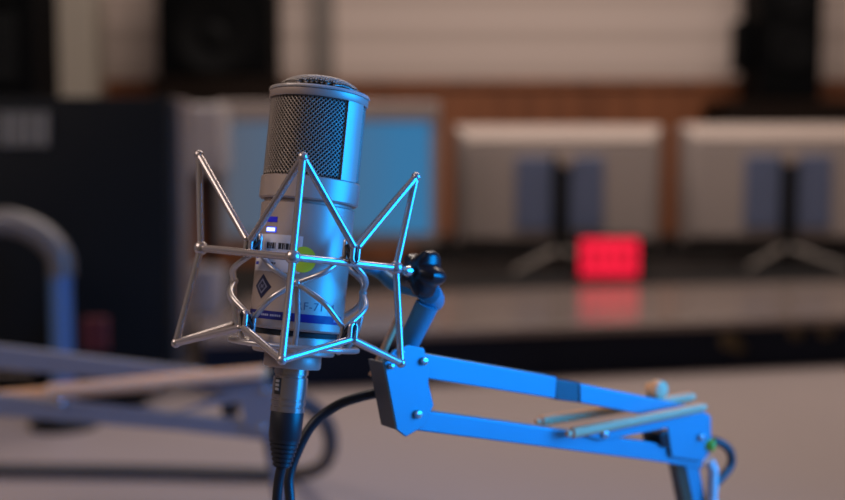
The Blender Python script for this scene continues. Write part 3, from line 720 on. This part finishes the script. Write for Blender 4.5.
# ------------------------------------------------------------------ scissor boom arms
def make_arm(name, label, o, p2, spec, paint='arm'):
    h = (p2 - o); h.z = 0; h.normalize(); nrm = V((h.y, -h.x, 0))      # nrm faces the camera
    if nrm.dot(CAM - o) < 0: nrm = -nrm
    W = .012
    def q(px, py, off=0.0): return RP(px, py, o + nrm * off, nrm)
    root = empty(name, V(spec['foot'](q)), label, 'microphone arm')
    def plate(nm, poly, f, bk, m, bev=.0006, lbl=None):
        bm = nb(); add_prism(bm, [q(x, y, f) for x, y in poly], -nrm * (f - bk)); return obj(nm, bm, m, root, bevel=bev, label=lbl)
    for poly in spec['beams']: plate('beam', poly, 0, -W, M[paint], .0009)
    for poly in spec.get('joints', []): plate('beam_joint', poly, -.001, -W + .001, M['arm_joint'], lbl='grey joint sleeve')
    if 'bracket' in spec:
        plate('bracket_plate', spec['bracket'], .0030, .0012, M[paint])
        bp = plate('bracket_plate', spec['bracket'], -W - .0022, -W - .0040, M['arm_shaded'], lbl='rear bracket plate, darkened for its unlit side')
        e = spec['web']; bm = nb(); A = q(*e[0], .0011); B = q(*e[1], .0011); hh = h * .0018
        add_prism(bm, [A, A + hh, B + hh, B], -nrm * (W + .0031)); obj('bracket_web', bm, M['arm_shaded'], root)
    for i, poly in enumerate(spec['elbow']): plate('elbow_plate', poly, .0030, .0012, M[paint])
    for poly in spec.get('pivots', []): plate('pivot_block', poly, .0025, -W - .002, M['knob'])
    for (x, y, r) in spec['bolts']:
        bm = nb(); c_ = q(x, y, .0031); R0 = r * o_scale(c_)
        add_lathe(bm, [(R0, -.0006), (R0, .0014), (R0 * .8, .0024), (R0 * .3, .0026)], axis_mtx(c_, nrm), 18); obj('bolt', bm, M['bolt'], root)
    for (x0, y0, x1, y1, off, r) in spec['springs']:
        a_ = q(x0, y0, off); b_ = q(x1, y1, off); L = (b_ - a_).length; rr = r * o_scale(a_); n = int(L / .0016)
        bm = nb(); pts = []; rad = []
        for k in range(n * 2 + 1):
            pts.append(a_.lerp(b_, k / (2 * n))); rad.append(rr * (1.0 if k % 2 else .90))
        add_tube(bm, pts, rad, 14)
        add_tube(bm, [a_ - (b_ - a_).normalized() * .004, a_], rr * .55, 10); add_tube(bm, [b_, b_ + (b_ - a_).normalized() * .004], rr * .55, 10)
        obj('spring', bm, M['spring'], root, label='beige tension spring')
    for (x, y, off, r) in spec.get('knobs', []):
        c_ = q(x, y, off); R0 = r * o_scale(c_); bm = nb()
        add_lathe(bm, [(R0 * .5, -.006), (R0 * .55, -.002), (R0 * .95, .0), (R0, .002), (R0 * .9, .006), (R0 * .5, .0075)], axis_mtx(c_, nrm), 20); obj('tightening_knob', bm, M['spring'], root, label='beige tightening knob')
        bm = nb(); add_tube(bm, [c_ + nrm * -.004, c_ + nrm * -.004 - V((0, 0, spec.get('knob_drop', .012)))], R0 * .35, 10); obj('knob_stem', bm, M['arm_joint'], root)
    if 'cap' in spec:
        x, y, off, r = spec['cap']; c_ = q(x, y, off); R0 = r * o_scale(c_); bm = nb()
        add_lathe(bm, [(R0 * .8, -.004), (R0, -.003), (R0, .002), (R0 * .7, .0035)], axis_mtx(c_, (h * .6 + nrm * .8)), 20); obj('end_cap', bm, M['green'], root, label='yellow-green end cap')
    # lower arm down to a foot on the desk
    ft = V(spec['foot'](q))
    for (x, y, off, m) in spec['lower']:
        t = q(x, y, off); b_ = V((ft.x + (t - ft).x * .25, ft.y + (t - ft).y * .25, TABLE_Z + .03)) + nrm * off * .6
        d_ = (b_ - t).normalized(); sd = d_.cross(nrm).normalized()
        bm = nb(); ww = .0062
        add_prism(bm, [t - sd * ww, t + sd * ww, b_ + sd * ww, b_ - sd * ww], -nrm * .009); obj('lower_beam', bm, m, root, bevel=.0008)
    bm = nb(); add_lathe(bm, [(.046, .0003), (.046, .008), (.040, .012), (.018, .015), (.016, .036), (.010, .038)], Matrix.Translation(zed(ft, TABLE_Z)), 36); obj('foot', bm, M['arm_joint'], root)
    return root, q, nrm, h
def o_scale(c_): return (c_ - CAM).dot(FWD) / FPX

o1 = P(420, 385, .640); p1_ = P(705, 440, .785)
spec1 = dict(
    foot=lambda q: zed(q(760, 470, -.006), TABLE_Z),
    beams=[[(416, 352), (557, 377), (556, 399), (414, 377)], [(580, 383.5), (692, 406), (692, 424), (580, 403)], [(413, 409), (704, 450), (703, 469), (652, 461), (411, 430)]],
    joints=[[(556, 379), (581, 383), (581, 403), (556, 400)]],
    bracket=[(384, 363), (394, 350), (409, 345), (424, 348), (429, 363), (429, 384), (434, 405), (425, 426), (406, 437), (397, 430)],
    web=((384, 363), (397, 430)),
    elbow=[[(582, 435), (704, 411.5), (711, 416), (712, 450), (703, 462), (672, 457), (668, 428), (602, 441)]],
    pivots=[[(660, 434), (669, 431), (671, 448), (662, 447)]],
    bolts=[(423, 361, 4.2), (390, 366, 3.2), (417, 414, 4.6), (604, 434, 4), (700, 437, 4), (400, 352, 3)],
    springs=[(541, 421, 690, 397, -.0215, 5.6), (572, 433, 701, 407.5,   .0075, 5.6)],
    knobs=[(655, 389, -.010, 10)], knob_drop=.010,
    cap=(710, 445, .003, 6.2),
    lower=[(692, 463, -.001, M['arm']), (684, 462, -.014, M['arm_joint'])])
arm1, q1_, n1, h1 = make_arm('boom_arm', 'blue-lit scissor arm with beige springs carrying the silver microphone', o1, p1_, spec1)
# swivel between arm and mount
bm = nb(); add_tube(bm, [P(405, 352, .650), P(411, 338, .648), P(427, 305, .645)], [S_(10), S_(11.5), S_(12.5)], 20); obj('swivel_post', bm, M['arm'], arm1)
bm = nb(); add_tube(bm, [P(372, 376, .662), P(398, 318, .660)], S_(4), 10); obj('tension_rod', bm, M['spring'], arm1, label='beige rod beside the swivel post')
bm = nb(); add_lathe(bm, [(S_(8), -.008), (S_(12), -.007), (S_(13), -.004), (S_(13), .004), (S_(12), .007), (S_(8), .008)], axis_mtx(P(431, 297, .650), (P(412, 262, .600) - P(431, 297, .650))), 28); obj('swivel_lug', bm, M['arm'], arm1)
# star knob
kc = P(420, 273, .634); kax = (P(394, 269, .618) - kc).normalized(); km = axis_mtx(kc, kax)
bm = nb(); nseg = 60; prof = []
rings = []
for z, f_ in ((-.0085, .5), (-.0075, .9), (-.003, 1.0), (.003, .9), (.0065, .55), (.0068, .3)):
    ring = []
    for k in range(nseg):
        t = 2 * math.pi * k / nseg; r = S_(23) * (1 + .16 * math.cos(5 * t + 1.0)) * f_
        ring.append(bm.verts.new(km @ V((r * math.cos(t), r * math.sin(t), z))))
    rings.append(ring)
for A, B in zip(rings, rings[1:]):
    for k in range(nseg): bm.faces.new((A[k], A[(k+1)%nseg], B[(k+1)%nseg], B[k]))
bm.faces.new(rings[0][::-1]); bm.faces.new(rings[-1])
kn = obj('star_knob', bm, M['knob'], arm1, label='black star-shaped clamping knob')
bm = nb(); add_lathe(bm, [(S_(5), .0060), (S_(6), .010), (S_(4.5), .0125), (S_(1), .013)], km, 20); obj('knob_bolt', bm, M['bolt'], kn)
bm = nb(); add_tube(bm, [km @ V((0, 0, -.0074)), P(431, 297, .650)], S_(6), 12); obj('knob_shaft', bm, M['knob'], kn)

# cable loop leaving the elbow of the front arm
pts = [q1_(700, 440, -.02), q1_(716, 441, -.012), q1_(729, 450, -.010), q1_(731, 464, -.010), q1_(722, 477, -.010), q1_(712, 492, -.010), q1_(712, 540, -.012), q1_(722, 600, -.014)]
bm = nb(); add_tube(bm, catmull(pts, 8), .0030, 12); ec = obj('arm_cable', bm, M['cable_grey']); tag(ec, 'grey cable looping out behind the green-capped elbow of the front arm', 'cable')
bm = nb(); pth = [q1_(709, 460, .002), q1_(713, 470, .002), q1_(712, 500, .002), q1_(714, 540, .0)]
add_tube(bm, pth, .0036, 12); tg = obj('cable_sleeve', bm, M['tie']); tag(tg, 'short white sleeve hanging at the elbow of the front arm', 'cable sleeve')

# second arm, out of focus at the left
o2 = P(60, 385, 1.20); p2_ = P(270, 405, 1.17)
spec2 = dict(
    foot=lambda q: zed(q(286, 500, -.006), TABLE_Z),
    beams=[[(-70, 338), (262, 378), (262, 394), (-70, 362)], [(-70, 388), (270, 423), (270, 441), (180, 431), (-70, 410)]],
    elbow=[[(170, 414), (258, 380), (272, 382), (278, 420), (272, 436), (246, 434), (240, 402)]],
    pivots=[[(220, 400), (234, 398), (236, 416), (222, 416)]],
    bolts=[(265, 390, 4), (262, 428, 4), (60, 402, 4)],
    springs=[(-10, 398, 158, 384, -.020, 6.5), (48, 390, 264, 372, .007, 6.5)],
    knobs=[(228, 378, -.010, 8)], knob_drop=.010,
    lower=[(272, 425, -.001, M['arm_grey']), (266, 425, -.014, M['arm_joint'])],
    bracket=[(-92, 340), (-60, 330), (-50, 345), (-48, 400), (-60, 420), (-90, 412)], web=((-92, 340), (-90, 412)))
arm2, q2_, n2, h2 = make_arm('boom_arm', 'blurred grey scissor arm with beige springs at lower left behind the microphone', o2, p2_, spec2, 'arm_grey')
tz = TABLE_Z + .0105
def onT(px, py): p = RZ(px, py, tz); return p
pts = [q2_(268, 408, -.02), q2_(300, 402, -.03), P(324, 420, 1.25), P(331, 445, 1.30), P(322, 466, 1.38), onT(296, 474), onT(240, 473), onT(150, 471), onT(60, 470), onT(-60, 469)]
bm = nb(); add_tube(bm, catmull(pts, 8), .0085, 12); c2 = obj('arm_cable', bm, M['cable_grey']); tag(c2, 'dark cable looping from the blurred left arm and lying across the desk', 'cable')

for o_ in (arm1, arm2): o_['group'] = 'scissor microphone arms'
for o_ in (ec, c2): o_['group'] = 'cables of the scissor arms'
# ------------------------------------------------------------------ light
def area(name, loc, target, size, power, col, sy=None):
    l = bpy.data.lights.new(name, 'AREA'); l.energy = power; l.color = col; l.size = size
    if sy: l.shape = 'RECTANGLE'; l.size_y = sy
    o = bpy.data.objects.new(name, l); C.objects.link(o); o.location = loc
    o.rotation_euler = (V(target) - V(loc)).to_track_quat('-Z', 'Y').to_euler(); return o
area('warm_lamp', (0.45, 2.7, 2.95), (0.45, 3.1, 0), 2.4, 62, (1, .86, .77), 1.2)
area('warm_lamp', (-1.5, 0.1, 2.5), (-0.1, 0.7, 0.9), 1.4, 20, (1, .82, .74), 1.0)  # added fill from the left for the microphone's left side
bl = area('blue_lamp', (0.90, 0.46, 1.27), (0.04, .64, 1.08), .7, 9.0, (0.0, .29, .97), .7)
bl.data.spread = R_(95)
w = bpy.data.worlds.new('room_air'); S.world = w; w.use_nodes = True
w.node_tree.nodes['Background'].inputs[0].default_value = (1, .84, .76, 1); w.node_tree.nodes['Background'].inputs[1].default_value = .09
S.view_settings.view_transform = 'Standard'; S.view_settings.look = 'None'; S.view_settings.exposure = 0.0; S.view_settings.gamma = 1.0
